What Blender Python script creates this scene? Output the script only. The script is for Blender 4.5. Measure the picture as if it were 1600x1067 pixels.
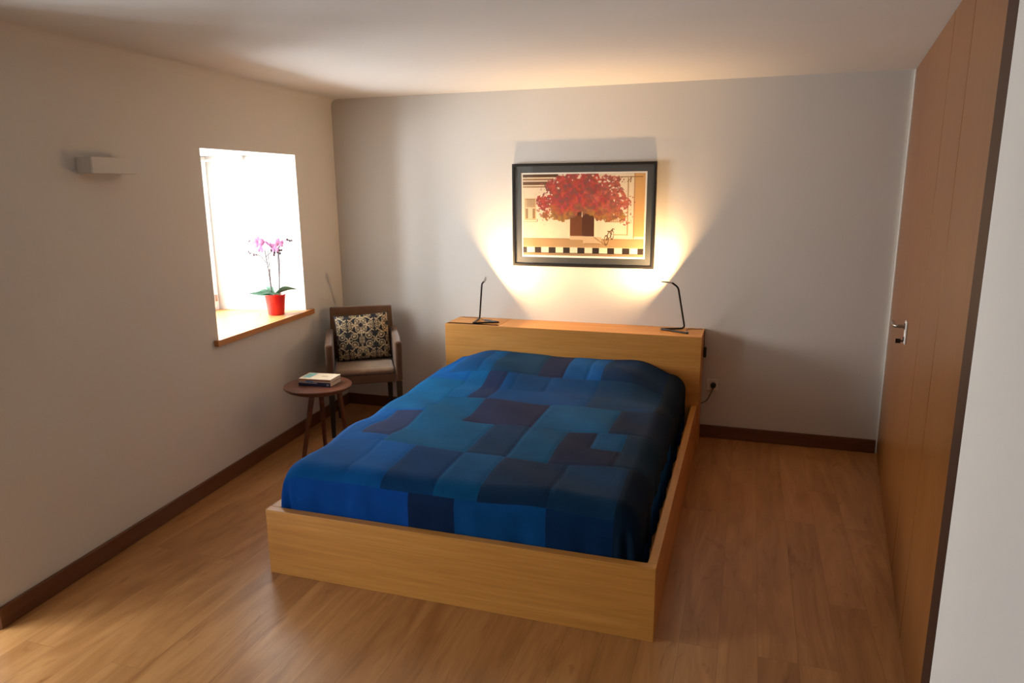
import bpy, bmesh, math, random
import numpy as np
from mathutils import Vector, Matrix

for o in list(bpy.data.objects):
    bpy.data.objects.remove(o, do_unlink=True)
sc = bpy.context.scene
C = sc.collection
rad = math.radians

# ------------------------------------------------------------------ camera
F_PX = 1116.53
PITCH, ROLL, YAW = rad(12.3505), rad(-0.5537), rad(18.2733)
CAM = Vector((3.0665, -4.9663, 1.7473))
_f = Vector((-math.sin(YAW)*math.cos(PITCH), math.cos(YAW)*math.cos(PITCH), -math.sin(PITCH)))
_r = Vector((math.cos(YAW), math.sin(YAW), 0)); _u = _r.cross(_f)
_r2 = _r*math.cos(ROLL)+_u*math.sin(ROLL); _u2 = -_r*math.sin(ROLL)+_u*math.cos(ROLL)
cd = bpy.data.cameras.new('camera'); cam = bpy.data.objects.new('camera', cd); C.objects.link(cam)
cd.sensor_width = 36; cd.lens = 36*F_PX/1600; cd.clip_start = .02
m = Matrix.Identity(4)
for i in range(3):
    m[i][0] = _r2[i]; m[i][1] = _u2[i]; m[i][2] = -_f[i]; m[i][3] = CAM[i]
cam.matrix_world = m
sc.camera = cam

# ------------------------------------------------------------------ exposure, sky, daylight
sc.view_settings.view_transform = 'Standard'; sc.view_settings.look = 'None'
sc.view_settings.gamma = 1; sc.view_settings.use_curve_mapping = False
sc.view_settings.exposure = 0.12
AL, AR, W, H = rad(-4.702), rad(-6.1022), 3.945, 2.391
TL = Vector((-math.sin(AL), -math.cos(AL), 0))      # along the left wall, towards the camera
NL = Vector((math.cos(AL), -math.sin(AL), 0))       # out of the left wall into the room
TR = Vector((math.sin(AR), -math.cos(AR), 0))       # along the right wall
NR = Vector((-math.cos(AR), -math.sin(AR), 0))      # out of the right wall into the room
def LW(s, n=0, z=0): v = TL*s+NL*n; return Vector((v.x, v.y, z))
def RW(s, n=0, z=0): v = TR*s+NR*n; return Vector((W+v.x, v.y, z))

wd = bpy.data.worlds.new('sky'); sc.world = wd; wd.use_nodes = True
bg = wd.node_tree.nodes['Background']; bg.inputs[0].default_value = (.80, .90, 1, 1); bg.inputs[1].default_value = 3.0
def area(name, loc, direction, sx, sy, power, col, spread=180, shape='RECTANGLE'):
    l = bpy.data.lights.new(name, 'AREA'); l.shape = shape; l.size = sx; l.size_y = sy
    l.energy = power; l.color = col; l.spread = rad(spread)
    o = bpy.data.objects.new(name, l); C.objects.link(o); o.location = loc
    o.rotation_euler = Vector(direction).to_track_quat('-Z', 'Y').to_euler()
    return o
DAY = (.84, .93, 1.0)
P_W1, P_W2 = 190, 72
area('daylight', LW(1.08, -.88, 1.50), (NL.x, NL.y, -.10), .95, 1.2, P_W1, DAY)
area('daylight', LW(3.74, -.88, .80), (NL.x, NL.y, -.10), 1.0, 1.3, P_W2, DAY)
WARM = (1.0, .61, .29)
P_LAMP = 16.5

# ------------------------------------------------------------------ helpers
class MB:
    def __init__(s): s.v = []; s.f = []
    def add(s, vs, fs):
        n = len(s.v); s.v += [tuple(v) for v in vs]; s.f += [tuple(i+n for i in f) for f in fs]
        return s
    def box(s, a, b, M=None):
        x0, y0, z0 = a; x1, y1, z1 = b
        vs = [Vector(p) for p in ((x0,y0,z0),(x1,y0,z0),(x1,y1,z0),(x0,y1,z0),(x0,y0,z1),(x1,y0,z1),(x1,y1,z1),(x0,y1,z1))]
        if M is not None: vs = [M @ v for v in vs]
        return s.add(vs, [(0,3,2,1),(4,5,6,7),(0,1,5,4),(1,2,6,5),(2,3,7,6),(3,0,4,7)])
    def prism(s, pts, z0, z1):
        n = len(pts); vs = [(p[0],p[1],z0) for p in pts]+[(p[0],p[1],z1) for p in pts]
        return s.add(vs, [tuple(range(n))[::-1], tuple(range(n,2*n))]+[(i,(i+1)%n,(i+1)%n+n,i+n) for i in range(n)])
    def hexa(s, bot, top):
        return s.add(list(bot)+list(top), [(0,3,2,1),(4,5,6,7),(0,1,5,4),(1,2,6,5),(2,3,7,6),(3,0,4,7)])
    def loft(s, rings, cap=True, close=True):
        n = len(rings[0]); vs = [p for r in rings for p in r]; fs = []
        for k in range(len(rings)-1):
            for i in range(n if close else n-1):
                j = (i+1) % n
                fs.append((k*n+i, k*n+j, (k+1)*n+j, (k+1)*n+i))
        if cap: fs += [tuple(range(n))[::-1], tuple(range((len(rings)-1)*n, len(rings)*n))]
        return s.add(vs, fs)
    def lathe(s, prof, c=(0,0,0), n=32, cap=True):
        c = Vector(c)
        return s.loft([[c+Vector((r*math.cos(2*math.pi*i/n), r*math.sin(2*math.pi*i/n), z)) for i in range(n)] for r, z in prof], cap)
    def tube(s, pts, rad_, n=8):
        pts = [Vector(p) for p in pts]; m_ = len(pts)
        rr = rad_ if isinstance(rad_, (list, tuple)) else [rad_]*m_
        t0 = (pts[1]-pts[0]).normalized(); up = Vector((0,0,1)) if abs(t0.z) < .9 else Vector((1,0,0))
        a = t0.cross(up).normalized(); rings = []
        for k, p in enumerate(pts):
            t = (pts[min(k+1,m_-1)]-pts[max(k-1,0)]).normalized()
            a = (a-t*a.dot(t)).normalized(); b = t.cross(a)
            rings.append([p+(a*math.cos(2*math.pi*i/n)+b*math.sin(2*math.pi*i/n))*rr[k] for i in range(n)])
        return s.loft(rings)
    def build(s, name, mat, parent=None, smooth=False, bevel=0, seg=2, sub=0):
        me = bpy.data.meshes.new(name); me.from_pydata(s.v, [], s.f); me.update()
        bm = bmesh.new(); bm.from_mesh(me); bmesh.ops.recalc_face_normals(bm, faces=bm.faces); bm.to_mesh(me); bm.free()
        if mat: me.materials.append(mat)
        o = bpy.data.objects.new(name, me); C.objects.link(o)
        if parent is not None: o.parent = parent; o.matrix_parent_inverse = parent_inv(parent)
        if bevel:
            b = o.modifiers.new('bevel', 'BEVEL'); b.width = bevel; b.segments = seg; b.limit_method = 'ANGLE'; b.angle_limit = rad(35)
        if sub:
            b = o.modifiers.new('sub', 'SUBSURF'); b.levels = sub; b.render_levels = sub
        if smooth:
            for p in me.polygons: p.use_smooth = True
            if not sub and not bevel:
                me.set_sharp_from_angle(angle=rad(40))
        return o
def parent_inv(p): return p.matrix_basis.inverted() if p.parent is None else (p.parent.matrix_basis @ Matrix.Identity(4)).inverted()
def thing(name, label, cat, loc=(0,0,0), group=None):
    o = bpy.data.objects.new(name, None); C.objects.link(o); o.location = loc; o.empty_display_size = .1
    return tag(o, label, cat, group)
def tag(o, label, cat, group=None):
    o['label'] = label; o['category'] = cat
    if group: o['group'] = group
    return o
def struct(o): o['kind'] = 'structure'; return o
def smoothpath(pts, k=6, r=None):
    """corner-rounded polyline"""
    pts = [Vector(p) for p in pts]; out = [pts[0]]
    for i in range(1, len(pts)-1):
        a, b, c = pts[i-1], pts[i], pts[i+1]
        rr = min((b-a).length, (c-b).length)*.49 if r is None else min(r, (b-a).length*.49, (c-b).length*.49)
        p0 = b+(a-b).normalized()*rr; p1 = b+(c-b).normalized()*rr
        for j in range(k+1):
            t = j/k; out.append(p0*(1-t)**2+b*2*t*(1-t)+p1*t*t)
    out.append(pts[-1]); return out

# ------------------------------------------------------------------ materials
def mat(name, col, rough=.5, metal=0, spec=.5, **kw):
    m = bpy.data.materials.new(name); m.use_nodes = True
    b = m.node_tree.nodes['Principled BSDF']
    b.inputs['Base Color'].default_value = (*col, 1); b.inputs['Roughness'].default_value = rough
    b.inputs['Metallic'].default_value = metal; b.inputs['Specular IOR Level'].default_value = spec
    for k, v in kw.items(): b.inputs[k.replace('_', ' ')].default_value = v
    return m
def N(m, t, **kw):
    n = m.node_tree.nodes.new(t)
    for k, v in kw.items(): setattr(n, k, v)
    return n
def link(m, a, b): m.node_tree.links.new(a, b)
def ramp(m, fac, stops):
    r = N(m, 'ShaderNodeValToRGB'); link(m, fac, r.inputs[0]); e = r.color_ramp.elements
    while len(e) < len(stops): e.new(.5)
    for el, (p, c) in zip(e, stops): el.position = p; el.color = (*c, 1)
    return r.outputs[0]
def coords(m, rot=(0,0,0), scale=(1,1,1), kind='Object'):
    t = N(m, 'ShaderNodeTexCoord'); mp = N(m, 'ShaderNodeMapping'); link(m, t.outputs[kind], mp.inputs[0])
    mp.inputs['Rotation'].default_value = rot; mp.inputs['Scale'].default_value = scale
    return mp.outputs[0]
def noise(m, vec, scale, detail=4, rough=.5, dist=0):
    n = N(m, 'ShaderNodeTexNoise'); link(m, vec, n.inputs['Vector']); n.inputs['Scale'].default_value = scale
    n.inputs['Detail'].default_value = detail; n.inputs['Roughness'].default_value = rough; n.inputs['Distortion'].default_value = dist
    return n.outputs['Fac']
def bump(m, h, strength, dist=.002):
    b = N(m, 'ShaderNodeBump'); link(m, h, b.inputs['Height']); b.inputs['Strength'].default_value = strength; b.inputs['Distance'].default_value = dist
    link(m, b.outputs[0], m.node_tree.nodes['Principled BSDF'].inputs['Normal'])
def base(m): return m.node_tree.nodes['Principled BSDF'].inputs['Base Color']
def mixc(m, fac, a, b, mode='MIX'):
    n = N(m, 'ShaderNodeMix', data_type='RGBA', blend_type=mode)
    for sock, v in ((n.inputs[0], fac), (n.inputs[6], a), (n.inputs[7], b)):
        if hasattr(v, 'links'): link(m, v, sock)
        elif isinstance(v, (int, float)): sock.default_value = v
        else: sock.default_value = (*v, 1)
    return n.outputs[2]

def plaster(name, col):
    m = mat(name, col, .9, spec=.25)
    v = coords(m); a = noise(m, v, 1.3, 3); b = noise(m, v, 60, 4)
    link(m, ramp(m, a, [(.3, tuple(c*.975 for c in col)), (.7, tuple(min(1, c*1.01) for c in col))]), base(m))
    bump(m, b, .08, .002); return m
M_WALL = plaster('white_plaster', (.63, .60, .55))
M_CEIL = plaster('ceiling_plaster', (.64, .615, .575))
M_REVEAL = plaster('reveal_plaster', (.86, .87, .87))

def wood(name, c0, c1, c2, grain_axis, rough=.4, scale=1.0, spec=.5, coat=0):
    """grain_axis: which object axis the grain runs along"""
    m = mat(name, c1, rough, spec=spec)
    sc_ = [14*scale]*3; sc_[grain_axis] = 1.1*scale
    v = coords(m, scale=tuple(sc_))
    a = noise(m, v, 1.0, 6, .55, .6)
    sc2 = [90*scale]*3; sc2[grain_axis] = 3*scale
    b = noise(m, coords(m, scale=tuple(sc2)), 1.0, 3, .6)
    col = ramp(m, a, [(.28, c0), (.5, c1), (.72, c2)])
    fine = ramp(m, b, [(.35, (.86, .84, .82)), (.6, (1, 1, 1))])
    link(m, mixc(m, 1.0, col, fine, 'MULTIPLY'), base(m))
    bump(m, b, .05, .001)
    if coat: m.node_tree.nodes['Principled BSDF'].inputs['Coat Weight'].default_value = coat; m.node_tree.nodes['Principled BSDF'].inputs['Coat Roughness'].default_value = .15
    return m
O0, O1, O2 = (.56, .235, .045), (.62, .275, .056), (.68, .32, .075)
M_OAKX = wood('oak_veneer_across', O0, O1, O2, 0, .42)
M_OAKY = wood('oak_veneer_along', O0, O1, O2, 1, .42)
M_OAKZ = wood('wardrobe_veneer', (.185, .066, .013), (.20, .074, .016), (.22, .083, .019), 2, .30, .35, spec=.32)
M_SKIRT = wood('skirting_wood', (.10, .036, .014), (.13, .048, .019), (.16, .062, .025), 1, .4)
M_SKIRTX = wood('skirting_wood_across', (.10, .036, .014), (.13, .048, .019), (.16, .062, .025), 0, .4)
M_SILL = wood('sill_wood', (.42, .17, .05), (.50, .21, .065), (.56, .25, .085), 1, .35)
M_WALNUT = wood('walnut', (.06, .018, .009), (.105, .030, .014), (.15, .047, .022), 0, .33, 1.4)
M_DARKLEG = mat('dark_stained_legs', (.012, .007, .005), .4)
M_BLACK = mat('black_metal', (.012, .012, .013), .35, .3)
M_RUBBER = mat('black_rubber', (.01, .01, .01), .5)
M_STEEL = mat('brushed_steel', (.42, .38, .33), .28, 1)
M_WPLAST = mat('white_plastic', (.75, .72, .66), .35)
M_WHITE = mat('white_paint', (.82, .82, .80), .4)
M_SHADOWGAP = mat('dark_gap', (.02, .012, .008), .8)

def floor_mat():
    m = mat('laminate_planks', (.5, .3, .15), .30, spec=.5)
    v = coords(m, rot=(0, 0, rad(90)))     # planks run square to the back wall
    bk = N(m, 'ShaderNodeTexBrick'); link(m, v, bk.inputs['Vector'])
    bk.inputs['Scale'].default_value = 1; bk.inputs['Brick Width'].default_value = 1.21; bk.inputs['Row Height'].default_value = .145
    bk.inputs['Mortar Size'].default_value = .0007; bk.inputs['Mortar Smooth'].default_value = .3; bk.offset = .37; bk.offset_frequency = 3
    bk.inputs['Color1'].default_value = (0, 0, 0, 1); bk.inputs['Color2'].default_value = (1, 1, 1, 1); bk.inputs['Mortar'].default_value = (.5, .5, .5, 1)
    # shift the grain from plank to plank
    add = N(m, 'ShaderNodeVectorMath', operation='MULTIPLY_ADD')
    link(m, bk.outputs['Color'], add.inputs[0]); add.inputs[1].default_value = (7, 3, 5); link(m, v, add.inputs[2])
    mp = N(m, 'ShaderNodeMapping'); link(m, add.outputs[0], mp.inputs[0]); mp.inputs['Scale'].default_value = (1.3, 8, 1)
    g = noise(m, mp.outputs[0], 1.0, 6, .6, 1.3)
    mp2 = N(m, 'ShaderNodeMapping'); link(m, add.outputs[0], mp2.inputs[0]); mp2.inputs['Scale'].default_value = (5, 90, 1)
    g2 = noise(m, mp2.outputs[0], 1.0, 3, .6)
    mp3 = N(m, 'ShaderNodeMapping'); link(m, add.outputs[0], mp3.inputs[0]); mp3.inputs['Scale'].default_value = (2.2, 7, 1)
    kn = noise(m, mp3.outputs[0], 1.0, 2, .5, 2.5)
    col = ramp(m, g, [(.25, (.30, .123, .035)), (.42, (.41, .187, .060)), (.60, (.51, .25, .087)), (.8, (.59, .31, .12))])
    fine = ramp(m, g2, [(.3, (.93, .90, .88)), (.6, (1, 1, 1))])
    knot = ramp(m, kn, [(.645, (1, 1, 1)), (.78, (.68, .58, .48))])
    pl = ramp(m, bk.outputs['Color'], [(0, (.86, .83, .80)), (1, (1.0, 1.0, 1.0))])
    c = mixc(m, 1, mixc(m, 1, mixc(m, 1, col, fine, 'MULTIPLY'), knot, 'MULTIPLY'), pl, 'MULTIPLY')
    c = mixc(m, bk.outputs['Fac'], c, (.20, .09, .035))
    link(m, c, base(m))
    bump(m, g2, .04, .001)
    return m
M_FLOOR = floor_mat()

def glass_mat():
    m = bpy.data.materials.new('clear_glass'); m.use_nodes = True; nt = m.node_tree; nt.nodes.clear()
    o = N(m, 'ShaderNodeOutputMaterial'); t = N(m, 'ShaderNodeBsdfTransparent'); g = N(m, 'ShaderNodeBsdfGlossy'); mx = N(m, 'ShaderNodeMixShader'); fr = N(m, 'ShaderNodeMath', operation='MULTIPLY_ADD'); lw_ = N(m, 'ShaderNodeLayerWeight'); pw = N(m, 'ShaderNodeMath', operation='POWER')
    g.inputs['Roughness'].default_value = .02; lw_.inputs[0].default_value = .5; link(m, lw_.outputs['Facing'], pw.inputs[0]); pw.inputs[1].default_value = 5; link(m, pw.outputs[0], fr.inputs[0]); fr.inputs[1].default_value = .25; fr.inputs[2].default_value = .03
    link(m, fr.outputs[0], mx.inputs[0]); link(m, t.outputs[0], mx.inputs[1]); link(m, g.outputs[0], mx.inputs[2]); link(m, mx.outputs[0], o.inputs[0])
    return m
M_GLASS = glass_mat()
def emit(name, col, s):
    m = mat(name, (.8,.8,.8), .4); b = m.node_tree.nodes['Principled BSDF']
    b.inputs['Emission Color'].default_value = (*col, 1); b.inputs['Emission Strength'].default_value = s; return m

# ------------------------------------------------------------------ room shell
Y_END = -7.0
PLAN = [LW(-.25, -.75), LW(7.4, -.75), (5.2, Y_END-.2, 0), (5.2, .25, 0)]
fl = MB().prism(PLAN, -.15, 0).build('floor', M_FLOOR); struct(fl)
ce = MB().prism(PLAN, H, H+.2).build('ceiling', M_CEIL); struct(ce)
struct(MB().box((-.73, 0, 0), (5.2, .25, H)).build('wall_back', M_WALL))
struct(MB().box((-.0, Y_END-.2, 0), (5.2, Y_END, H)).build('wall_front', M_OAKZ))  # unseen rear wall, given dark veneer to cut bounce light
# left wall: 0.62 m of masonry with two splayed openings
S = .75
lw = MB()
W1a, W1b, W1z0, W1z1 = .582, 1.600, .852, 1.965
W2a, W2b, W2z0, W2z1 = 3.18, 4.24, .0, 2.05
SPL = .077
def seg(s0, s1, z0, z1, d0=0, d1=0):
    a, b, c, d = LW(s0), LW(s1), LW(s1+d1, -S), LW(s0+d0, -S)
    lw.prism([a, b, c, d], z0, z1)
seg(-.1, W1a, 0, H, 0, SPL); seg(W1b, W2a, 0, H, -SPL, SPL); seg(W2b, 7.3, 0, H, -SPL, 0)
seg(W1a, W1b, 0, W1z0, SPL, -SPL); seg(W1a, W1b, W1z1, H, SPL, -SPL)
seg(W2a, W2b, W2z1, H, SPL, -SPL)
struct(lw.build('wall_left', M_WALL))
# soft plaster cove between left wall and ceiling
cv = MB(); R_ = .05; rings = []
for s in (0, 7.3):
    c = [LW(s, 0, H), LW(s, R_, H)]
    arc = [LW(s, R_-R_*math.cos(t*math.pi/2/6), H-R_+R_*math.sin(t*math.pi/2/6)) for t in range(6, -1, -1)]
    rings.append([c[0]]+[a for a in arc])
cv.loft(rings); struct(cv.build('trim_1', M_WALL, smooth=True))

# right wall (white) beyond the wardrobe wall
rw = MB().prism([RW(2.97, .012), RW(7.3, .012), RW(7.3, -.4), RW(2.97, -.4)], 0, H)
struct(rw.build('wall_right', M_WALL))
rb = MB().prism([RW(-.1, -.06), RW(2.97, -.06), RW(2.97, -.4), RW(-.1, -.4)], 0, H)
struct(rb.build('wall_right', M_SHADOWGAP))

# skirting boards
def skirting(name, p0, p1, n, m_, h=.0906, t=.016):
    p0, p1, n = Vector(p0), Vector(p1), Vector(n)
    b = MB().prism([p0, p1, p1+n*t, p0+n*t], 0, h)
    return struct(b.build(name, m_, bevel=.004))
skirting('baseboard_left', LW(0), LW(W2a-.01), NL, M_SKIRT)
skirting('baseboard_left', LW(W2b+.01), LW(7), NL, M_SKIRT)
skirting('baseboard_back', (0.02, 0, 0), (W-.012, 0, 0), (0, -1, 0), M_SKIRTX)
skirting('baseboard_right', RW(3.0, .012), RW(7, .012), NR, M_SKIRT)

# ------------------------------------------------------------------ windows
def window(name, s0, s1, z0, z1, depth=.725):
    fr = MB(); ML = Matrix((( TL.x, NL.x, 0, 0), (TL.y, NL.y, 0, 0), (0, 0, 1, 0), (0,0,0,1)))
    t = .055
    def bx(mb, a, b): mb.box(a, b, ML)
    bx(fr, (s0, -depth, z0), (s0+t, -depth+.07, z1)); bx(fr, (s1-t, -depth, z0), (s1, -depth+.07, z1))
    bx(fr, (s0+t, -depth, z0), (s1-t, -depth+.07, z0+t)); bx(fr, (s0+t, -depth, z1-t), (s1-t, -depth+.07, z1))
    f = struct(fr.build(name, M_WHITE, bevel=.004))
    mid = (s0+s1)/2
    for a, b in ((s0+t, mid), (mid, s1-t)):
        sm = MB(); w = .05
        bx(sm, (a+.002, -depth+.015, z0+t), (a+w, -depth+.065, z1-t)); bx(sm, (b-w, -depth+.015, z0+t), (b-.002, -depth+.065, z1-t))
        bx(sm, (a+w, -depth+.015, z0+t), (b-w, -depth+.065, z0+t+w)); bx(sm, (a+w, -depth+.015, z1-t-w), (b-w, -depth+.065, z1-t))
        sh = sm.build('sash', M_WHITE, f, bevel=.004)
        gl = MB(); bx(gl, (a+w-.005, -depth+.036, z0+t+w-.005), (b-w+.005, -depth+.042, z1-t-w+.005)); gl.build('pane', M_GLASS, sh)
    return f
w1 = window('window_1', W1a+SPL+.002, W1b-SPL-.002, W1z0+.024, W1z1-.002)
window('door_2', W2a+SPL+.002, W2b-SPL-.002, .002, W2z1-.002)
# hinge and stay hardware
hb = MB()
q = LW(W1a+SPL*.62+.018, -.38, W1z1-.018); hb.box((q.x-.022, q.y-.012, q.z-.012), (q.x+.022, q.y+.012, q.z+.016))
hb.tube([q+Vector((0,0,-.012)), q+Vector((-.004,-.006,-.03))], .005)
hb.build('curtain_rod_bracket', M_STEEL, w1, bevel=.002)
rd = MB().tube([q+Vector((-.02,.0,.0)), LW(W1a+SPL+.05, -.66, W1z1-.035)], .007); rd.build('curtain_rod', M_WHITE, w1, smooth=True)
hn = MB(); q = LW(W1a+SPL+.035, -.648, W1z0+.09); hn.tube([q, q+Vector((0,0,.045))], .008); hn.build('hinge', M_STEEL, w1, smooth=True)
# wooden sill board
sb = MB()
sb.prism([LW(W1a+.001), LW(W1b-.001), LW(W1b-SPL, -.74), LW(W1a+SPL, -.74)], W1z0, W1z0+.024)
sb.prism([LW(W1a-.072, .001), LW(W1b+.045, .001), LW(W1b+.045, .03), LW(W1a-.072, .03)], W1z0-.012, W1z0+.024)
sl = struct(sb.build('trim_2', M_SILL, bevel=.002))

# ------------------------------------------------------------------ wardrobe wall on the right
def panel_mb(s0, s1, z0, z1, n0, n1):
    return MB().prism([RW(s0, n0), RW(s1, n0), RW(s1, n1), RW(s0, n1)], z0, z1)
struct(panel_mb(0.001, .022, 0, H-.001, -.059, .006).build('trim_3', M_WPLAST, bevel=.002))
d1 = struct(panel_mb(.026, 1.643, .012, H-.004, -.058, 0).build('door_1', M_OAKZ, bevel=.0015))
wr = thing('wardrobe', 'built-in floor to ceiling oak wardrobe front between handled door and white wall', 'wardrobe', RW(2.2, 0, 0))
panel_mb(1.652, 2.166, .012, H-.004, -.058, 0).build('door_panel', M_OAKZ, wr, bevel=.0015)
panel_mb(2.175, 2.826, .012, H-.004, -.058, 0).build('door_panel', M_OAKZ, wr, bevel=.0015)
ep = panel_mb(2.829, 2.968, .0, H-.004, -.058, .012).build('end_post', mat('dark_brown_lacquer', (.035, .013, .006), .55, spec=.2), wr, bevel=.0015)
ep['label'] = 'dark brown end post'
# lever handle
hd = MB().prism([RW(1.115, .0), RW(1.170, .0), RW(1.170, .010), RW(1.115, .010)], .972, 1.085).build('handle_plate', M_WPLAST, d1, bevel=.004)
lv = MB().tube([RW(1.145, .008, 1.058), RW(1.145, .018, 1.058)], .017, 16)
lv.tube(smoothpath([RW(1.145, .018, 1.058), RW(1.145, .055, 1.058), RW(1.10, .058, 1.058), RW(1.015, .058, 1.056)], 6, .02), .0085, 12)
lv.build('lever_handle', M_STEEL, hd, smooth=True)
kh = MB().tube([RW(1.145, .008, .995), RW(1.145, .014, .995)], .012, 16); kh.tube([RW(1.145, .012, .985), RW(1.145, .026, .985)], .004, 8)
kh.box((-.002,-.011,-.011), (.002,.011,.011), Matrix.Translation(RW(1.145, .034, .985)) @ Matrix.Rotation(rad(84), 4, 'Z'))
kh.build('key', M_BLACK, hd)

# ------------------------------------------------------------------ bed
BX0, BX1, BY, BH = 1.0445, 2.8045, -2.453, .3137
HX0, HX1, HD, HH = 1.0185, 2.817, .3047, .7754
bed = thing('bed', 'low oak veneer double bed with a deep boxed headboard against the back wall', 'bed', ((BX0+BX1)/2, -1.3, 0))
b = MB().box((BX0, BY, 0), (BX1, BY+.04, BH)); b.build('foot_board', M_OAKX, bed, bevel=.002)
for x0, x1 in ((BX0, BX0+.052), (BX1-.036, BX1)):
    MB().box((x0, BY+.0405, 0), (x1, -HD-.0005, BH)).build('side_rail', M_OAKY, bed, bevel=.002)
MB().box((BX0+.053, BY+.041, .12), (BX1-.037, -HD-.001, .155)).build('slatted_base', M_OAKX, bed)
hbd = MB().box((HX0, -HD, 0), (HX1, -HD+.022, HH)).box((HX0, -HD+.0225, 0), (HX0+.022, -.018, HH-.0225)).box((HX1-.022, -HD+.0225, 0), (HX1, -.018, HH-.0225))
hbd.build('headboard', M_OAKX, bed, bevel=.0015)
MB().box((HX0, -HD+.0225, HH-.022), (HX1, -HD+.060, HH)).box((HX0, -HD+.0225, HH-.022), (HX0+.40, -.001, HH)).build('headboard_top', M_OAKX, bed, bevel=.0012)
MB().box((HX0+.4025, -HD+.0635, HH-.022), (HX1, -.001, HH-.0005)).build('headboard_lid', M_OAKX, bed, bevel=.0015)

# ------------------------------------------------------------------ bedspread
A0, A1 = 1.088, 2.730          # left and right faces of the spread
B0 = -2.408; B1 = -.312         # foot face, head end
RC = .105; HEM = .158
def sstep(a, b, x): t = min(1, max(0, (x-a)/(b-a))); return t*t*(3-2*t)
rng = random.Random(5)
waves = [(rng.uniform(3, 16), rng.uniform(3, 16), rng.uniform(0, 6.3), rng.uniform(.0008, .0030)) for _ in range(14)]
def top_z(x, y):
    z = .520 + .012*sstep(-2.4, -1.2, y)
    px = sstep(1.09, 1.40, x)*(1-.95*sstep(2.42, 2.76, x))
    p = sstep(-1.02, -.62, y)*(1-.30*sstep(-.46, -.30, y))
    mid = 1-.10*math.exp(-((x-1.93)/.10)**2)
    z += .092*p*px*mid
    z -= .055*sstep(2.35, 2.75, x)*sstep(-1.5, -.3, y)
    for kx, ky, ph, am in waves: z += am*math.sin(kx*x+ky*y+ph)
    return z
def spread_point(a, b):
    """cloth coordinates -> 3D; a across, b along, extending past the mattress edges"""
    xi = min(max(a, A0+RC), A1-RC); yi = max(b, B0+RC)
    ex, ey = a-xi, b-yi; e = math.hypot(ex, ey); q = RC*math.pi/2
    z0 = top_z(xi, yi)
    if e < 1e-9: return Vector((xi, yi, z0)), 0
    ux, uy = ex/e, ey/e
    if e < q: out = RC*math.sin(e/RC); drop = RC*(1-math.cos(e/RC))
    else: out = RC; drop = RC+(e-q)
    z = z0-drop
    # gathered folds at the corners and light waves on the hanging faces
    hang = sstep(.02, .25, drop)
    corner = abs(ux*uy)*2
    ang = math.atan2(uy, ux)
    per = xi if abs(uy) > abs(ux) else yi
    out += hang*(.004*math.sin(per*21+1.3)+.003*math.sin(per*47)) * (1-corner) + hang*corner*.016*math.sin(ang*13)
    pn = 2+2*sstep(.0, .16, drop); kk = 1/((abs(ux)**pn+abs(uy)**pn)**(1/pn))
    x = xi+ux*out*kk; y = yi+uy*out*kk
    x = min(max(x, A0-.004 if drop < .2 else BX0+.054), A1+.006); y = max(y, B0-.002)
    return Vector((x, y, max(z, HEM+.004*math.sin(per*9)))), drop
step = .0125
na = int(round((A1-A0+.74)/step)); nb = int(round((B1-B0+.37)/step))
a_s = [A0-.37+i*step for i in range(na+1)]; b_s = [B0-.37+j*step for j in range(nb+1)]
# patches in cloth coordinates: x0,x1,y0,y1,colour; shade on the right half is put into the colours
BL = (.000, .105, .36); TE = (.000, .102, .235); MI = (.002, .070, .21); NA = (.002, .033, .105); DK = (.003, .020, .055)
PU = (.012, .024, .070); SL = (.006, .050, .125); BR = (.000, .10, .40)
patches = [
 (.8, 3.1, -3.2, 0, BL),
 (.8, 1.42, -2.42, -1.95, (.000,.095,.33)), (1.42, 1.87, -1.98, -1.23, TE), (1.0, 1.42, -1.52, -.9, (.000,.125,.31)),
 (1.42, 1.60, -1.2, -.80, (.0,.115,.31)),
 (1.26, 1.42, -1.945, -1.535, (.030, .050, .13)),
 (1.26, 1.46, -.77, -.0, MI), (1.52, 1.92, -.77, -.2, (.003,.050,.115)), (1.46, 1.52, -.77, -.2, (.0,.09,.26)),
 (1.87, 2.02, -.86, -.2, PU), (2.02, 2.17, -.86, -.2, (.0,.085,.27)), (1.92, 1.98, -.86, -.2, MI),
 (1.545, 1.665, -1.20, -.785, (.014,.032,.095)), (1.665, 2.25, -1.23, -.785, (.0,.062,.20)), (1.72, 1.92, -1.0, -.785, (.0,.055,.17)),
 (1.665, 2.065, -1.61, -1.23, (.017,.026,.075)), (2.065, 2.46, -1.60, -1.21, (.0,.092,.215)),
 (2.25, 2.64, -.83, -.2, NA), (2.28, 2.64, -1.21, -.83, SL), (2.46, 2.85, -1.59, -1.20, (.008,.026,.065)),
 (1.872, 2.068, -2.015, -1.61, (.003,.040,.105)), (2.068, 2.265, -2.01, -1.61, (.0,.082,.185)),
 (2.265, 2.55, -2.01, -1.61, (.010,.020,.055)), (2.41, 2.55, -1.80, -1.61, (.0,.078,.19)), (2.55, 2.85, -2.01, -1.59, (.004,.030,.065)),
 (1.605, 1.855, -2.40, -1.975, (.001,.045,.145)), (1.855, 2.035, -2.41, -2.015, (.0,.085,.22)),
 (2.035, 2.36, -2.42, -2.015, (.003,.028,.075)), (2.36, 2.62, -2.42, -2.01, (.004,.040,.10)),
 (1.745, 1.955, -2.90, -2.41, (.004,.022,.080)), (1.955, 2.35, -2.68, -2.42, (.0,.070,.24)), (1.955, 2.35, -2.90, -2.68, (.0,.05,.19)),
 (2.35, 2.64, -2.90, -2.42, (.001,.028,.10)), (2.62, 2.95, -2.90, -2.01, (.002,.016,.040)), (2.64, 2.95, -1.2, 0, (.003,.018,.040)),  # right edge patches near black, the shaded side painted in
 (1.0, 1.745, -2.90, -2.41, (.000, .072, .36)),
]
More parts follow.
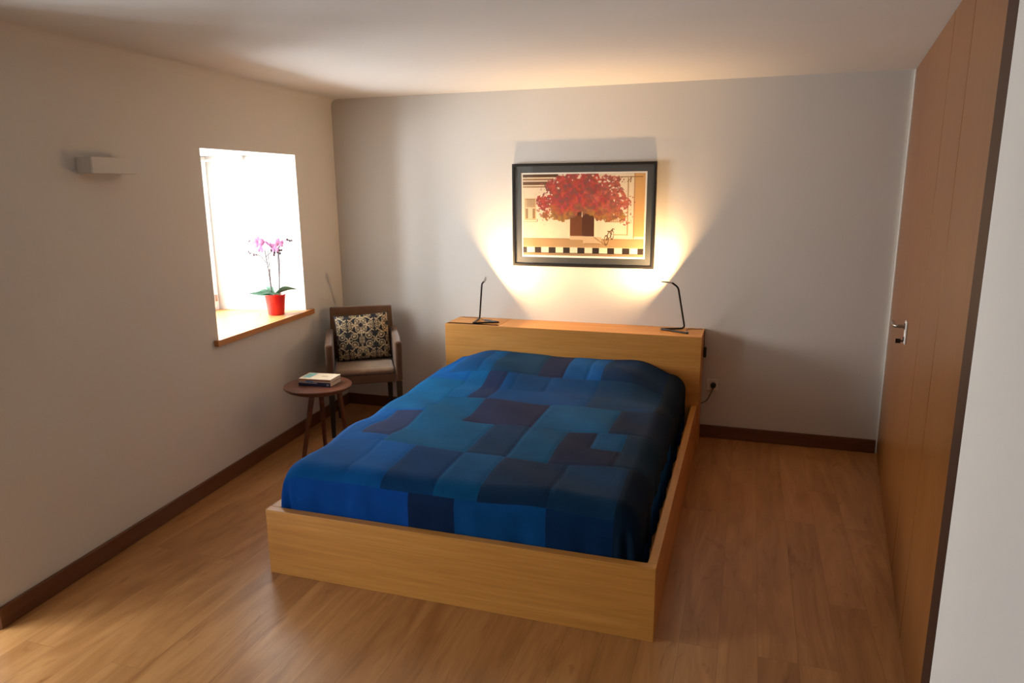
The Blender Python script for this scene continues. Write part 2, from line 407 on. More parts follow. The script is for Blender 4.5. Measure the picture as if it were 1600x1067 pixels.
GX = (1.42, 1.46, 1.54, 1.60, 1.67, 1.745, 1.86, 1.955, 2.06, 2.26, 2.35, 2.46, 2.55, 2.63); GY = (-.80, -1.21, -1.605, -2.01, -2.415)
def snap(v, g, t):
    q_ = min(g, key=lambda k: abs(k-v)); return q_ if abs(q_-v) < t else v
patches = [(snap(a, GX, .036), snap(b, GX, .036), snap(c, GY, .06), snap(d, GY, .06), e) for a, b, c, d, e in patches]
verts = []; drops = []
for b_ in b_s:
    for a_ in a_s:
        p, d = spread_point(a_, b_); verts.append(p); drops.append(d)
faces = []; fcol = []
def patch_at(a, b):
    c = BL; k = 0
    for i, (x0, x1, y0, y1, cc) in enumerate(patches):
        if x0 <= a < x1 and y0 <= b < y1: c = cc; k = i
    return c, k
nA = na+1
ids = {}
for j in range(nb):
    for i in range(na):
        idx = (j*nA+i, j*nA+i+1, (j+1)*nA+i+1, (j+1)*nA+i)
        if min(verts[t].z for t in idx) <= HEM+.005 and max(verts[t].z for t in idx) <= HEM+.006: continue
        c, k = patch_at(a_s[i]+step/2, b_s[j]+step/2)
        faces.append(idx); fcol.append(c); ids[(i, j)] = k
# press the seams in a little
for (i, j), k in ids.items():
    for di, dj, vi in ((1, 0, ((i+1, j), (i+1, j+1))), (0, 1, ((i, j+1), (i+1, j+1)))):
        k2 = ids.get((i+di, j+dj))
        if k2 is not None and k2 != k:
            for (p, q_) in vi:
                t = q_*nA+p
                if drops[t] < .02 : verts[t] = Vector((verts[t].x, verts[t].y, verts[t].z-.0016))
me = bpy.data.meshes.new('bedspread'); me.from_pydata([tuple(v) for v in verts], [], faces); me.update()
ca = me.color_attributes.new('patch', 'FLOAT_COLOR', 'CORNER')
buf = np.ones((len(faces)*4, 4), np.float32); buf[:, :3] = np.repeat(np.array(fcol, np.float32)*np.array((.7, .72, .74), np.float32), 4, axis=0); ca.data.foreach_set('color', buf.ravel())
bm = bmesh.new(); bm.from_mesh(me)
bmesh.ops.delete(bm, geom=[v for v in bm.verts if not v.link_faces], context='VERTS'); bm.to_mesh(me); bm.free()
for p in me.polygons: p.use_smooth = True
M_SPREAD = mat('patchwork_cotton', (.0, .1, .3), .85, spec=.12)
at = N(M_SPREAD, 'ShaderNodeAttribute', attribute_name='patch')
v = coords(M_SPREAD); n1 = noise(M_SPREAD, v, 7, 5, .6)
link(M_SPREAD, mixc(M_SPREAD, 1, at.outputs['Color'], ramp(M_SPREAD, n1, [(.3, (.82, .82, .84)), (.7, (1.15, 1.12, 1.1))]), 'MULTIPLY'), base(M_SPREAD))
bump(M_SPREAD, noise(M_SPREAD, v, 350, 2), .25, .001)
me.materials.append(M_SPREAD)
spread = bpy.data.objects.new('bedspread', me); C.objects.link(spread)
sol = spread.modifiers.new('solid', 'SOLIDIFY'); sol.thickness = .004; sol.offset = -1
tag(spread, 'blue patchwork bedspread in teal, navy and dusky purple rectangles over the bed', 'bedspread')

# ------------------------------------------------------------------ bedside lamps
def desk_lamp(label, foot, B_, C_, D_, top, neck, tip, aim, cord):
    t = thing('desk_lamp', label, 'lamp', (foot[0], foot[1], HH), 'black bent tube lamps on the headboard')
    r = .0062; zz = HH+r+.0005
    path = smoothpath([top, (foot[0], foot[1], zz), (B_[0], B_[1], zz)], 8, .03)
    MB().tube(smoothpath([(neck[0], neck[1], neck[2]), top]+path[1:], 8, .022), r, 10).build('stem', M_BLACK, t, smooth=True)
    MB().tube(smoothpath([(B_[0], B_[1], zz), (C_[0], C_[1], zz), (D_[0], D_[1], zz)], 6, .012), r, 10).build('base', M_BLACK, t, smooth=True)
    # slim head: a flat rounded bar with an LED window on the lit face
    a, b = Vector(neck), Vector(tip); d = (b-a).normalized(); n = Vector(aim).normalized(); n = (n-d*n.dot(d)).normalized(); s = d.cross(n)
    L = (b-a).length
    Mh = Matrix(((d.x, s.x, n.x, a.x), (d.y, s.y, n.y, a.y), (d.z, s.z, n.z, a.z), (0,0,0,1)))
    h = MB().prism([(-.004,-.010), (L*.8,-.012), (L,-.006), (L,.006), (L*.8,.012), (-.004,.010)], -.003, .003)
    h.v = [tuple(Mh @ Vector(v)) for v in h.v]
    hh = h.build('lamp_head', M_STEEL, t, bevel=.0015)
    e = MB().prism([(L*.25,-.008), (L*.92,-.007), (L*.92,.007), (L*.25,.008)], .0031, .0042); e.v = [tuple(Mh @ Vector(v)) for v in e.v]
    e.build('led_window', M_LED, hh)
    cb = MB().tube(smoothpath(cord, 6, .03), .0017, 6).build('power_cord', M_RUBBER, t, smooth=True)
    l = area('led_light', Mh @ Vector((L*.6, 0, .008)), aim, .022, .022, P_LAMP, WARM, 180, 'DISK')
    l.parent = t; l.matrix_parent_inverse = parent_inv(t)
    return t
M_LED = emit('warm_led', (1, .72, .40), .8)
zc = HH+.0025
desk_lamp('black bent tube desk lamp on the window end of the headboard',
    (1.200, -.075), (1.222, -.262), (1.392, -.185), (1.262, -.135), (1.266, -.190, 1.058), (1.290, -.205, 1.077), (1.312, -.220, 1.110), (.80, .0, .60),
    [(1.262, -.135, zc), (1.20, -.05, zc), (1.12, -.035, zc), (1.06, -.04, zc), (1.040, -.012, zc), (1.035, -.006, HH-.05)])
desk_lamp('black bent tube desk lamp on the wardrobe end of the headboard',
    (2.688, -.065), (2.537, -.125), (2.722, -.225), (2.714, -.185), (2.644, -.180, 1.078), (2.604, -.190, 1.108), (2.533, -.195, 1.114), (-.80, .12, .58),
    [(2.714, -.185, zc), (2.70, -.06, zc), (2.735, -.045, zc), (2.77, -.05, zc), (2.80, -.03, zc), (2.8195, -.03, HH-.01), (2.8195, -.045, .68)])

# ------------------------------------------------------------------ plugs and sockets
pb = thing('cord_switch', 'black plug on a lamp cord at the side of the headboard above the wall socket', 'switch', (2.826, -.045, .62))
MB().box((2.8185, -.062, .585), (2.838, -.030, .655)).build('switch_body', M_RUBBER, pb, bevel=.006)
MB().tube([(2.8205, -.045, .655), (2.8205, -.043, .70)], .002, 6).build('switch_cord', M_RUBBER, pb)
ws = thing('wall_socket', 'square white wall socket low on the back wall right of the headboard', 'socket', (2.887, 0, .383))
MB().box((2.847, -.009, .343), (2.927, -.0005, .423)).build('cover_plate', M_WPLAST, ws, bevel=.003)
pg = thing('power_plug', 'round black plug with a thin cord pushed into the low wall socket', 'plug', (2.893, -.01, .383))
MB().tube([(2.893, -.0095, .383), (2.893, -.030, .383), (2.893, -.040, .380)], [.019, .019, .014], 20).build('plug_body', M_RUBBER, pg, smooth=True)
MB().tube(smoothpath([(2.893, -.034, .372), (2.885, -.035, .34), (2.858, -.015, .275), (2.835, -.012, .255), (2.812, -.010, .243)], 6, .05), .0026, 8).build('plug_cord', M_RUBBER, pg, smooth=True)

# ------------------------------------------------------------------ wall light (unlit plaster box)
sn = MB()
o_, i_ = .088, .075
ML = Matrix(((TL.x, NL.x, 0, 0), (TL.y, NL.y, 0, 0), (0, 0, 1, 0), (0,0,0,1)))
s0_, s1_, z0_, z1_ = 2.200, 2.468, 1.815, 1.888
for a, b in (((s0_, i_, z0_), (s1_, o_, z1_)), ((s0_, .001, z0_), (s0_+.012, i_, z1_)), ((s1_-.012, .001, z0_), (s1_, i_, z1_)), ((s0_+.012, .001, z0_+.02), (s1_-.012, .012, z1_-.02))):
    sn.box(a, b, ML)
sc_o = sn.build('wall_light', M_WALL, bevel=.003)
tag(sc_o, 'white rectangular plaster wall light, switched off, on the left wall', 'wall light')

# ------------------------------------------------------------------ framed picture
PX0, PX1, PZ0, PZ1 = 1.449, 2.462, 1.176, 1.892
pf = thing('framed_picture', 'black framed photograph of a red flowering tree before a doorway, above the headboard', 'picture', ((PX0+PX1)/2, -.01, (PZ0+PZ1)/2))
fw = .019
fm = MB()
def ringbox(mb, x0, x1, z0, z1, w, y0, y1):
    # mitred frame
    o = [(x0,z0),(x1,z0),(x1,z1),(x0,z1)]; i = [(x0+w,z0+w),(x1-w,z0+w),(x1-w,z1-w),(x0+w,z1-w)]
    for k in range(4):
        l = (k+1) % 4
        mb.hexa([(o[k][0],y0,o[k][1]),(o[l][0],y0,o[l][1]),(i[l][0],y0,i[l][1]),(i[k][0],y0,i[k][1])],
                [(o[k][0],y1,o[k][1]),(o[l][0],y1,o[l][1]),(i[l][0],y1,i[l][1]),(i[k][0],y1,i[k][1])])
ringbox(fm, PX0, PX1, PZ0, PZ1, fw, -.034, -.004)
fm.build('frame', mat('black_lacquer', (.012, .011, .010), .3), pf, bevel=.002)
gx0, gx1, gz0, gz1 = PX0+.062, PX1-.062, PZ0+.060, PZ1-.062       # outer edge of the white border
mm = MB(); ringbox(mm, PX0+fw-.002, PX1-fw+.002, PZ0+fw-.002, PZ1-fw+.002, .046, -.0215, -.018)
mm.build('mat_board', mat('charcoal_mat', (.045, .050, .052), .6), pf)
MB().box((PX0+.01, -.0175, PZ0+.01), (PX1-.01, -.006, PZ1-.01)).build('backing', mat('print_paper', (.80, .76, .66), .8), pf)
# print: painted cell by cell on a fine grid
nx, nz = 300, 194
ix0, ix1, iz0, iz1 = gx0+.014, gx1-.014, gz0+.018, gz1-.012
U, V = np.meshgrid((np.arange(nx)+.5)/nx, (np.arange(nz)+.5)/nz)   # u right, v up
rs_ = np.random.RandomState(3)
def fbm(U, V, f, o=4, seed=0):
    out = np.zeros_like(U); amp = 1; tot = 0
    for k in range(o):
        r = np.random.RandomState(seed+k); g = r.rand(int(f*2**k)+3, int(f*2**k*1.6)+3)
        x = U*(g.shape[1]-2); y = V*(g.shape[0]-2); xi = x.astype(int); yi = y.astype(int); fx = x-xi; fy = y-yi
        fx = fx*fx*(3-2*fx); fy = fy*fy*(3-2*fy)
        n = (g[yi,xi]*(1-fx)+g[yi,xi+1]*fx)*(1-fy)+(g[yi+1,xi]*(1-fx)+g[yi+1,xi+1]*fx)*fy
        out += amp*n; tot += amp; amp *= .6
    return out/tot
img = np.zeros((nz, nx, 3)); img[:] = (.78, .66, .47)
img *= (.85+.25*fbm(U, V, 5, 4, 1))[..., None]
def rect(x0, x1, y0, y1, c, a=1.0):
    mk = ((U >= x0)&(U < x1)&(V >= y0)&(V < y1))[..., None]*a
    img[:] = img*(1-mk)+np.array(c)*mk
rect(.0, .30, .965, 1, (.10, .05, .02)); rect(0, .26, .93, .95, (.30, .16, .07)); rect(0, .24, .87, .91, (.16, .08, .04)); rect(0, .22, .84, .855, (.30, .17, .08))
rect(.925, 1, .25, 1, (.62, .36, .14)); rect(.915, .925, .22, 1, (.45, .26, .12))
rect(.70, .985, .955, .962, (.25, .14, .06)); rect(.865, .872, .26, .95, (.42, .27, .13)); rect(.76, .87, .265, .272, (.45, .30, .14))
# window with bars at left
rect(.015, .115, .44, .71, (.62, .44, .24)); rect(.025, .105, .46, .70, (.30, .19, .09)); rect(.045, .085, .46, .58, (.66, .50, .30))
for k in range(7): rect(.028+k*.011, .032+k*.011, .60, .69, (.70, .52, .30))
rect(.0, .125, .415, .425, (.36, .22, .1)); rect(.02, .11, .585, .60, (.68, .5, .3))
# far right small window under the tree
rect(.69, .84, .42, .50, (.40, .25, .12)); 
for k in range(9): rect(.70+k*.015, .706+k*.015, .43, .50, (.8, .66, .45))
# door
rect(.385, .62, .235, .62, (.82, .68, .45)); rect(.40, .60, .24, .62, (.085, .030, .015)); rect(.40, .50, .24, .50, (.16, .055, .022)); rect(.498, .505, .48, .60, (.8, .7, .5))
# pavement, steps, kerb, road
rect(0, 1, .11, .215, (.42, .27, .13)); rect(0, 1, .205, .215, (.30, .19, .10), .6); rect(.40, .52, .20, .245, (.62, .45, .27)); rect(.51, .66, .155, .235, (.58, .42, .25)); rect(.52, .65, .15, .158, (.3, .2, .1))
rect(0, 1, .03, .105, (.03, .022, .02))
for k in range(8):
    x = .035+k*.122; rect(x, x+.064, .036, .103, (.80, .70, .52))
rect(0, 1, .0, .03, (.30, .20, .11)); rect(0, 1, .105, .115, (.55, .38, .2))
# bicycle
def line(x0, y0, x1, y1, w, c):
    d = np.hypot(x1-x0, (y1-y0)*.66); t = np.clip(((U-x0)*(x1-x0)+(V-y0)*(y1-y0)*.4356)/(d*d+1e-9), 0, 1)
    dd = np.hypot(U-(x0+t*(x1-x0)), (V-(y0+t*(y1-y0)))*.66); mk = (dd < w)[..., None]; img[:] = np.where(mk, np.array(c), img)
def ringp(cx, cy, rx, ry, w, c):
    dd = np.abs(np.hypot((U-cx)/rx, (V-cy)/ry)-1); mk = (dd < w)[..., None]; img[:] = np.where(mk, np.array(c), img)
bc = (.12, .07, .035)
ringp(.700, .20, .016, .055, .16, bc); ringp(.745, .27, .014, .055, .16, bc)
for l in ((.70,.20,.72,.31), (.72,.31,.745,.27), (.70,.20,.735,.24), (.735,.24,.75,.34), (.75,.34,.765,.335), (.71,.31,.73,.31)): line(*l, .0035, bc)
line(.60, .235, .70, .13, .003, (.25, .15, .08)); line(.88, .93, .86, .90, .003, (.2,.1,.05)); line(.885, .90, .89, .96, .004, (.2,.1,.05))
# foliage crown
cx, cy = .50, .60
ang = np.arctan2(V-cy, U-cx); rr = np.hypot((U-cx)/.375, (V-cy)/.46)
edge = 1+.14*(fbm(U, V, 14, 3, 20)-.5)*2+.06*np.sin(ang*9)
crown = (rr < edge) & (V > .40+.30*np.abs(U-.5)**1.5+.10*(fbm(U, V, 18, 3, 31)-.5)+.12*np.exp(-((U-.5)/.11)**2)*1.0)
f1 = fbm(U, V, 26, 4, 40); f2 = fbm(U, V, 9, 3, 50); f3 = fbm(U, V, 40, 2, 60)
red = np.stack([.36+.34*(f1-.5)*2, .045+.11*(f1-.4), .045+.10*(f3-.4)], -1)
org = np.stack([.48+.3*(f1-.5), .13+.2*(f1-.5), .075+.05*(f3)], -1)
grn = np.stack([.26+.25*(f1-.5), .20+.2*(f1-.5), .035+0*f1], -1)
dk = np.stack([.10+0*f1, .045+0*f1, .03+0*f1], -1)
low = np.clip((.60-V)/.14+(f2-.5)*2.2, 0, 1)[..., None]
right = np.clip((U-.55)/.25+(f2-.5)*2, 0, .75)[..., None]
fol = red*(1-right)+org*right; fol = fol*(1-low*.7)+grn*low*.7
fol = np.where(((f1 < .41) | ((f3 < .30)))[..., None], dk*1.6+fol*.3, fol)
holes = (f3+.25*(rr-.7) > .72) & (rr > .70)
img = np.where((crown & ~holes)[..., None], fol, img)
spk = (rr < edge+.10) & (f3 > .70) & (V > .38) & (rr > .9); img = np.where(spk[..., None], org*.8, img)
img = np.clip(img*.88*(.95+.10*rs_.rand(nz, nx, 1)), 0, .92)
gv = [(ix0+(ix1-ix0)*i/nx, -.0185, iz0+(iz1-iz0)*j/nz) for j in range(nz+1) for i in range(nx+1)]
gf = [(j*(nx+1)+i, j*(nx+1)+i+1, (j+1)*(nx+1)+i+1, (j+1)*(nx+1)+i) for j in range(nz) for i in range(nx)]
me = bpy.data.meshes.new('print'); me.from_pydata(gv, [], gf); me.update()
ca = me.color_attributes.new('paint', 'FLOAT_COLOR', 'CORNER'); buf = np.ones((len(gf)*4, 4), np.float32); buf[:, :3] = np.repeat(img.reshape(-1, 3), 4, axis=0); ca.data.foreach_set('color', buf.ravel())
M_PRINT = mat('photo_print', (.5,.5,.5), .6, spec=.2); at = N(M_PRINT, 'ShaderNodeAttribute', attribute_name='paint'); link(M_PRINT, at.outputs['Color'], base(M_PRINT))
me.materials.append(M_PRINT); pr_ = bpy.data.objects.new('print', me); C.objects.link(pr_); pr_.parent = pf; pr_.matrix_parent_inverse = parent_inv(pf)
MB().box((PX0+fw-.003, -.0270, PZ0+fw-.003), (PX1-fw+.003, -.0250, PZ1-fw+.003)).build('glass_pane', M_GLASS, pf)

# ------------------------------------------------------------------ armchair
CH = Vector((.432, -.462, 0)); CY = rad(31)
ch = thing('armchair', 'brown upholstered armchair with dark legs in the corner by the window', 'chair', CH)
MC = Matrix.Translation(CH) @ Matrix.Rotation(CY, 4, 'Z')     # local: +x right (seen from front), -y front
def fabric(name, c):
    m = mat(name, c, .85, spec=.2, Sheen_Weight=.35, Sheen_Roughness=.4)
    v = coords(m); n = noise(m, v, 9, 4, .6)
    link(m, ramp(m, n, [(.3, tuple(x*.8 for x in c)), (.7, tuple(x*1.2 for x in c))]), base(m)); bump(m, noise(m, v, 420, 2), .3, .001); return m
M_CHAIR = fabric('brown_velour', (.115, .056, .027)); M_CHAIRIN = fabric('beige_velour', (.24, .15, .088))
def cbox(mb, a, b): return mb.box(a, b, MC)
hwid = .275
# back: gently curved and leaning slab
def back_ring(z, y, hw, th, bow):
    pts = []
    for k in range(9): t = -1+2*k/8; pts.append(MC @ Vector((t*hw, y-th/2-bow*(1-t*t)*-1, z)))
    for k in range(9): t = 1-2*k/8; pts.append(MC @ Vector((t*hw, y+th/2+bow*(1-t*t), z)))
    return pts
rings = [back_ring(z, .215+.045*((z-.39)/.47), .240-.012*((z-.39)/.47), .055, .012) for z in (.385, .39, .5, .66, .80, .852, .860)]
MB().loft(rings).build('backrest', M_CHAIR, ch, smooth=True, bevel=.015, seg=3)
st = cbox(MB(), (-.208, -.250, .450), (.208, .18, .492)); st.build('seat_cushion', M_CHAIRIN, ch, bevel=.022, seg=4)
cbox(MB(), (-.211, -.244, .385), (.211, .18, .449)).build('seat_frame', M_CHAIR, ch, bevel=.008)
for s in (-1, 1):
    mb = MB()
    # side panel with a sloping arm, wider at the top
    def P(y, z, x): return MC @ Vector((s*x, y, z))
    mb.hexa([P(-.250,.385,.2125), P(.19,.385,.2125), P(.19,.385,.262), P(-.250,.385,.262)], [P(-.262,.680,.2115), P(.21,.71,.2115), P(.21,.71,.264), P(-.262,.680,.264)])
    mb.build('armrest', M_CHAIR, ch, bevel=.018, seg=3)
for sx, sy in ((-1,-1), (1,-1), (-1,1), (1,1)):
    x, y = sx*(.236 if sy < 0 else .190), (-.222 if sy < 0 else .20)
    a = [MC @ Vector((x+dx*.021, y+dy*.021, .384)) for dx, dy in ((-1,-1),(1,-1),(1,1),(-1,1))]
    xb, yb = x+sx*.004, y+(.0 if sy < 0 else .03)
    b = [MC @ Vector((xb+dx*.014, yb+dy*.014, 0)) for dx, dy in ((-1,-1),(1,-1),(1,1),(-1,1))]
    MB().hexa(b, a).build('leg', M_DARKLEG, ch, bevel=.002)

# ------------------------------------------------------------------ cushion
nc = 150; hs = .200
cu, cvv = np.meshgrid(np.linspace(-1, 1, nc+1), np.linspace(-1, 1, nc+1))
def cush_shape(front):
    pinch = 1-.045*(1-np.abs(cu)**2)*np.abs(cvv)**6; pinch2 = 1-.045*(1-np.abs(cvv)**2)*np.abs(cu)**6
    x = cu*hs*pinch2; z = cvv*hs*.86*pinch
    th = .062*np.power(np.clip((1-cu**4)*(1-cvv**4), 0, 1), .45)+.002
    return x, z, th*(-1 if front else .75)
MCU = MC @ Matrix.Translation((.004, .078, .660)) @ Matrix.Rotation(rad(-13), 4, 'X') @ Matrix.Rotation(rad(-2.5), 4, 'Y')
vs = []; fs = []
for fr_ in (True, False):
    x, z, y = cush_shape(fr_); n0 = len(vs)
    vs += [tuple(MCU @ Vector((float(x[j,i]), float(y[j,i]), float(z[j,i])))) for j in range(nc+1) for i in range(nc+1)]
    for j in range(nc):
        for i in range(nc):
            q4 = (n0+j*(nc+1)+i, n0+j*(nc+1)+i+1, n0+(j+1)*(nc+1)+i+1, n0+(j+1)*(nc+1)+i)
            fs.append(q4 if fr_ else q4[::-1])
uc = (np.arange(nc)+.5)/nc; UU, VV = np.meshgrid(uc*2-1, uc*2-1)
def orn(u, v):
    """baroque scrollwork, mirrored about a repeating axis"""
    g = np.zeros_like(u)
    per = .78; uu = (u+.39+10*per) % per; uu = np.minimum(uu, per-uu)            # mirror repeat across
    vv = (v+.1+10*.92) % .92; vv = np.minimum(vv, .92-vv)
    for (cx_, cy_, r0) in ((.17, .13, .105), (.30, .33, .085), (.08, .40, .075), (.36, .05, .06)):
        d = np.hypot(uu-cx_, vv-cy_); a = np.arctan2(vv-cy_, uu-cx_)
        spiral = np.abs(((d/r0)*2.0-(a/(2*np.pi))) % 1.0-.5)
        g = np.where((d < r0*1.12) & (spiral > .26), 1, g)
        g = np.where((d > r0*.42) & (d < r0*.55), 0, g); g = np.where(d < r0*.33, 1, g)
    a = np.arctan2(vv, uu); d = np.hypot(uu, vv); pet = .070+.055*np.cos(a*6)
    g = np.where(d < pet, 1, g)
    a = np.arctan2(vv-.46, uu-.22); d = np.hypot(uu-.22, vv-.46); g = np.where(d < .07+.045*np.cos(a*5), 1, g)
    a = np.arctan2(vv-.22, uu-.39); d = np.hypot(uu-.39, vv-.22); g = np.where(d < .06+.04*np.cos(a*4), 1, g)
    g = np.where((np.abs(vv-.25-.05*np.sin(uu*20)) < .020) & (uu > .02), 1, g)
    return g
g = orn(UU*.80+.04, VV*.72); wear = fbm((UU+1)/2, (VV+1)/2, 6, 3, 77)
gold = np.stack([.40+.25*(wear-.5), .29+.2*(wear-.5), .16+.15*(wear-.5)], -1)
blk = np.zeros_like(gold)+np.array((.007, .006, .007))
edge_m = (np.abs(UU) > .955) | (np.abs(VV) > .955)
cc = np.where((g > .5)[..., None] & ~edge_m[..., None], gold, blk)
cols = np.concatenate([cc.reshape(-1, 3), np.zeros((nc*nc, 3))+np.array((.012, .010, .011))])
me = bpy.data.meshes.new('cushion'); me.from_pydata(vs, [], fs); me.update()
ca = me.color_attributes.new('weave', 'FLOAT_COLOR', 'CORNER'); buf = np.ones((len(fs)*4, 4), np.float32); buf[:, :3] = np.repeat(cols, 4, axis=0); ca.data.foreach_set('color', buf.ravel())
for p in me.polygons: p.use_smooth = True
M_CUSH = mat('brocade', (.1,.1,.1), .55, spec=.35); at = N(M_CUSH, 'ShaderNodeAttribute', attribute_name='weave'); link(M_CUSH, at.outputs['Color'], base(M_CUSH))
me.materials.append(M_CUSH); cu_o = bpy.data.objects.new('cushion', me); C.objects.link(cu_o)
tag(cu_o, 'square black cushion with gold scrollwork leaning in the brown armchair', 'cushion')

# ------------------------------------------------------------------ side table
TC = Vector((.475, -1.125, 0)); TH = .500
tb = thing('side_table', 'small round walnut side table on slim splayed legs under two books', 'table', TC)
tp = MB(); prof = [(.10, -.046), (.16, -.042), (.195, -.026), (.212, -.010), (.215, -.004), (.212, 0.0), (.10, 0.0)]
rings = []
for r, z in prof:
    ring = []
    for i in range(48):
        a = 2*math.pi*i/48; k = 1+.022*math.cos(3*a+.6)+.012*math.cos(2*a)
        ring.append(Vector((TC.x+r*k*math.cos(a), TC.y+r*k*math.sin(a), TH+z)))
    rings.append(ring)
tp.loft(rings); tp.build('table_top', M_WALNUT, tb, smooth=True)
for (x0, y0, x1, y1) in ((.455, -1.165, .417, -1.265), (.440, -1.050, .400, -.980), (.566, -1.040, .584, -.972)):
    MB().tube([(x0, y0, TH-.040), (x1, y1, 0.006), (x1, y1, 0)], [.0185, .013, .013], 14).build('leg', M_WALNUT, tb, smooth=True)

# ------------------------------------------------------------------ books
def book(label, c, w, d, h, ang, cover, pages, extras=()):
    o = thing('book', label, 'book', c)
    Mb = Matrix.Translation(c) @ Matrix.Rotation(ang, 4, 'Z')
    # spine faces local -y
    MB().box((-w/2, -d/2, 0), (w/2, d/2, .0012), Mb).box((-w/2, -d/2, h-.0012), (w/2, d/2, h), Mb).box((-w/2, -d/2, .0012), (w/2, -d/2+.0015, h-.0012), Mb).build('cover', cover, o)
    MB().box((-w/2+.003, -d/2+.0017, .0013), (w/2-.003, d/2-.003, h-.0013), Mb).build('pages', pages, o)
    for nm, a, b, mt_ in extras: MB().box(a, b, Mb).build(nm, mt_, o)
    return o
M_PAGES = mat('cream_pages', (.62, .50, .34), .8)
hb_ = .0265; zt = TH+.0008
navy = mat('navy_cover', (.012, .014, .045), .4); cream = mat('cream_cover', (.70, .56, .38), .45); cyan = mat('cyan_print', (.03, .28, .50), .5)
palep = mat('pale_print', (.55, .50, .52), .5); teal = mat('teal_print', (.16, .34, .30), .5); rust = mat('rust_print', (.30, .11, .06), .5); greyp = mat('grey_print', (.25, .22, .25), .5)
bc1 = Vector((.478, -1.105, zt)); w_, d_ = .225, .150
book('navy paperback, lower of the two books on the walnut side table', bc1, w_, d_, hb_, rad(4), navy, M_PAGES,
     [('spine_emblem', (.085, -d_/2-.0008, .006), (.103, -d_/2+.0005, .019), greyp), ('spine_title', (-.112, -d_/2-.0008, .0195), (.02, -d_/2+.0005, .0235), palep)])
bc2 = Vector((.476, -1.103, zt+hb_+.0006)); h2 = .020
book('cream covered paperback, upper of the two books on the walnut side table', bc2, w_-.002, d_-.002, h2, rad(5.5), cream, M_PAGES,
     [('cover_picture', (-.100, -.045, h2), (-.045, .062, h2+.0006), teal), ('spine_band', (-.110, -d_/2+.0002, .0065), (.110, -d_/2+.0018, .0165), rust),
      ('spine_title', (-.06, -d_/2-.0008, .001), (-.012, -d_/2+.0018, .0065), cyan), ('cover_text', (.015, -.01, h2), (.055, .018, h2+.0005), mat('tan_print', (.50, .38, .22), .5))])

# ------------------------------------------------------------------ orchid on the sill
SZ = W1z0+.0245
PC = Vector((-.050, -.790, SZ))
orch = thing('potted_orchid', 'pink moth orchid with two flower stems in a red pot on the window sill', 'plant', PC)
M_RED = mat('red_glazed_pot', (.62, .015, .012), .3)
MB().lathe([(.0, .004), (.046, .004), (.050, 0), (.054, .004), (.0635, .085), (.070, .138), (.071, .142), (.0665, .142), (.062, .125), (0, .122)], PC, 36, False).build('pot', M_RED, orch, smooth=True)
MB().lathe([(0, .1225), (.03, .128), (.0615, .1235), (.058, .12), (0, .118)], PC, 20, False).build('bark_soil', mat('bark', (.10, .05, .03), .9), orch, smooth=True)
cr = _r2; vw = Vector((_f.x, _f.y, 0)).normalized(); cr = Vector((vw.y, -vw.x, 0))     # sideways and away, seen from the room
def OP(px, pz, dep=0): return PC + cr*px + vw*dep + Vector((0, 0, pz))
K = 1/214.0
def PP(x, y, dep=0): return OP((x-433)*K, (491-y)*K*1.02, dep)
M_LEAF = mat('orchid_leaf', (.045, .13, .07), .4); M_STEM = mat('orchid_stem', (.05, .03, .028), .5); M_PETAL = mat('pink_petal', (.62, .26, .50), .6, Subsurface_Weight=.0)
M_LIP = mat('magenta_lip', (.40, .05, .22), .5); M_BUD = mat('dusky_bud', (.07, .035, .05), .5); M_STAKE = mat('support_stake', (.06, .035, .03), .6)
def leaf(pts, w, twist=0):
    pts = smoothpath(pts, 5); n = len(pts); rings = []
    for k, p in enumerate(pts):
        t = k/(n-1); ww = w*(math.sin(math.pi*min(1, t*.92+.06))**.6)
        d = (pts[min(k+1, n-1)]-pts[max(k-1, 0)]).normalized(); sd = d.cross(Vector((0,0,1))).normalized(); up = sd.cross(d)
        sd = (sd*math.cos(twist)+up*math.sin(twist)); up2 = sd.cross(d)
        rings.append([p-sd*ww+up2*ww*.25, p-up2*.0015, p+sd*ww+up2*ww*.25, p+up2*.0015])
    return MB().loft(rings).build('leaf', M_LEAF, orch, smooth=True)
leaf([PP(432, 461), PP(420, 456, -.03), PP(404, 460, -.05)], .026, .5)
leaf([PP(432, 461), PP(424, 453, .03), PP(416, 452, .05)], .022, .4)
leaf([PP(433, 461), PP(418, 459, -.06), PP(402, 457, -.09)], .024, .6)
leaf([PP(434, 461), PP(450, 452, -.02), PP(467, 453, -.03)], .024, .8)
leaf([PP(434, 461), PP(446, 456, .04), PP(452, 456, .06)], .022, .4)
leaf([PP(434, 461), PP(440, 460, -.06), PP(449, 458, -.09)], .020, .5)
# hanging aerial root
MB().tube(smoothpath([PP(420, 462, -.05), PP(416, 464, -.07), PP(415, 478, -.08), PP(414, 490, -.08)], 5), .0022, 6).build('aerial_root', mat('pale_root', (.45, .48, .46), .6), orch, smooth=True)
def stem(pts, r=.0040): return MB().tube(smoothpath(pts, 6), r, 8).build('flower_stem', M_STEM, orch, smooth=True)
stem([PP(428, 458), PP(426, 432, .01), PP(424, 412, .01), PP(423, 396, 0), PP(418, 386, -.01), PP(409, 382, -.02), PP(401, 384, -.02)])
stem([PP(438, 458, .02), PP(441, 430, .02), PP(442, 408, .02), PP(442, 396, .01), PP(448, 386, 0), PP(456, 382, 0), PP(465, 384, 0)])
stem([PP(424, 415), PP(417, 405, -.01), PP(410, 402, -.02), PP(398, 399, -.02)], .003)
stem([PP(425, 406), PP(430, 401), PP(437, 398), PP(448, 397, -.01)], .003)
for a, b in ((PP(428.5, 470), PP(426.5, 394, .015)), (PP(438, 470, .025), PP(440, 398, .03))):
    MB().tube([a, b], .0028, 6).build('support_stake', M_STAKE, orch)
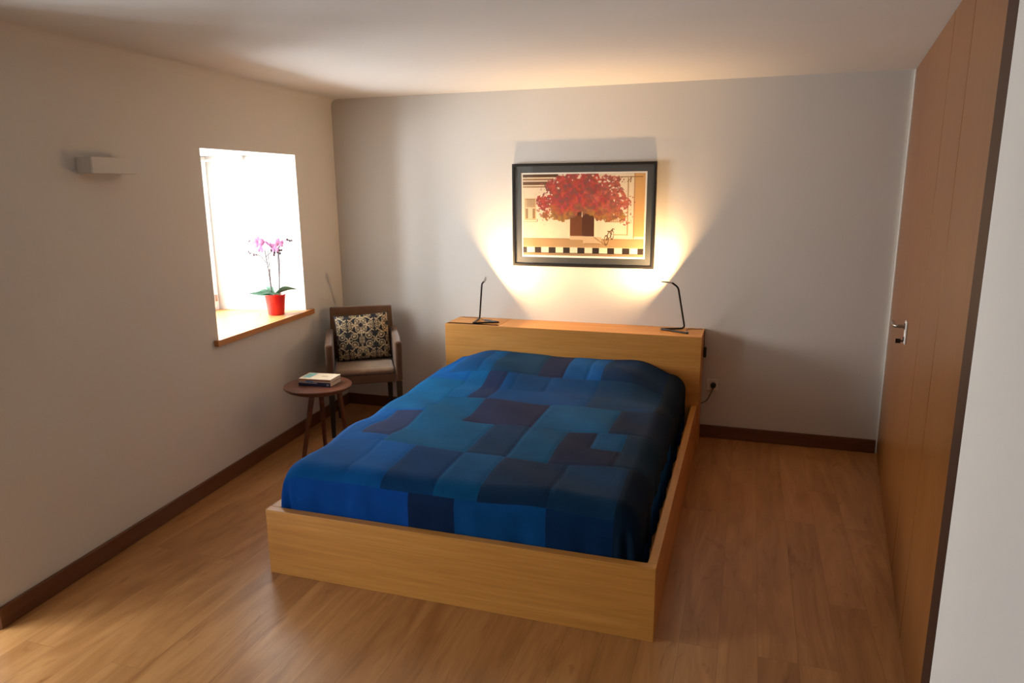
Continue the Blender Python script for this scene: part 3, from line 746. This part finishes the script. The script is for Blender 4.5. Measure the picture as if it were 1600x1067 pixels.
MB().tube([PP(426, 428, .01), PP(427, 425, .01)], .006, 8).build('stake_clip', M_STAKE, orch); MB().tube([PP(440.5, 431, .022), PP(440.5, 428, .022)], .006, 8).build('stake_clip', M_STAKE, orch)
prng = random.Random(9)
def flower(c, size, face):
    face = Vector(face).normalized(); a = face.cross(Vector((0,0,1))).normalized(); b = a.cross(face)
    mb = MB()
    for ang, L, w_ in ((90, 1, .55), (210, .95, .5), (330, .95, .5), (18, 1.0, .85), (162, 1.0, .85)):
        t = rad(ang); d = a*math.cos(t)+b*math.sin(t); s = face.cross(d)
        rows = []
        for k in range(6):
            u = k/5; ww = size*w_*.55*math.sin(math.pi*(.10+.86*u))**.8; p = c+d*size*L*u+face*size*.12*math.sin(u*3)
            rows.append([p-s*ww, p+face*.001, p+s*ww, p-face*.001])
        mb.loft(rows)
    o = mb.build('flower', M_PETAL, orch, smooth=True)
    MB().lathe([(0, 0), (size*.16, size*.08), (size*.2, size*.2), (size*.08, size*.32), (0, size*.34)], (0,0,0), 10, False)
    l = MB().tube([c-face*0+b*size*.05, c+face*size*.25-b*size*.1, c+face*size*.32-b*size*.3], [size*.12, size*.16, size*.06], 8)
    l.build('lip', M_LIP, o, smooth=True)
back = -vw
for (x, y, dp, s) in ((410, 386, -.02, .034), (417, 384, -.03, .038), (423, 388, -.02, .036), (414, 391, 0, .030), (420, 395, .01, .028), (428, 393, -.03, .036), (433, 391, -.02, .032), (418, 397, -.02, .024),
                      (437, 393, 0, .028), (446, 388, -.02, .034), (452, 384, -.01, .028), (441, 396, -.03, .026), (444, 384, .01, .024)):
    flower(PP(x, y, dp), s, (back.x+prng.uniform(-.6,.6), back.y+prng.uniform(-.4,.4), prng.uniform(-.25,.35)))
for (x, y, s) in ((401,384,1), (404,383,1.1), (407,385,1.2), (398,399,.9), (402,401,1), (406,404,1.2), (411,403,1), (457,382,1.1), (460,384,1.1), (464,383,.9),
                  (434,397,1.2), (438,400,1.5), (436,404,1.3), (443,399,1.5), (446,397,1.2), (440,396,1.4), (444,402,1.2), (448,397,1)):
    p = PP(x, y, prng.uniform(-.02, .02)); r = .0068*s
    MB().lathe([(0,-r*1.3), (r*.7,-r*.8), (r,0), (r*.7,r*.8), (0,r*1.3)], p, 10, False).build('bud', M_BUD, orch, smooth=True)
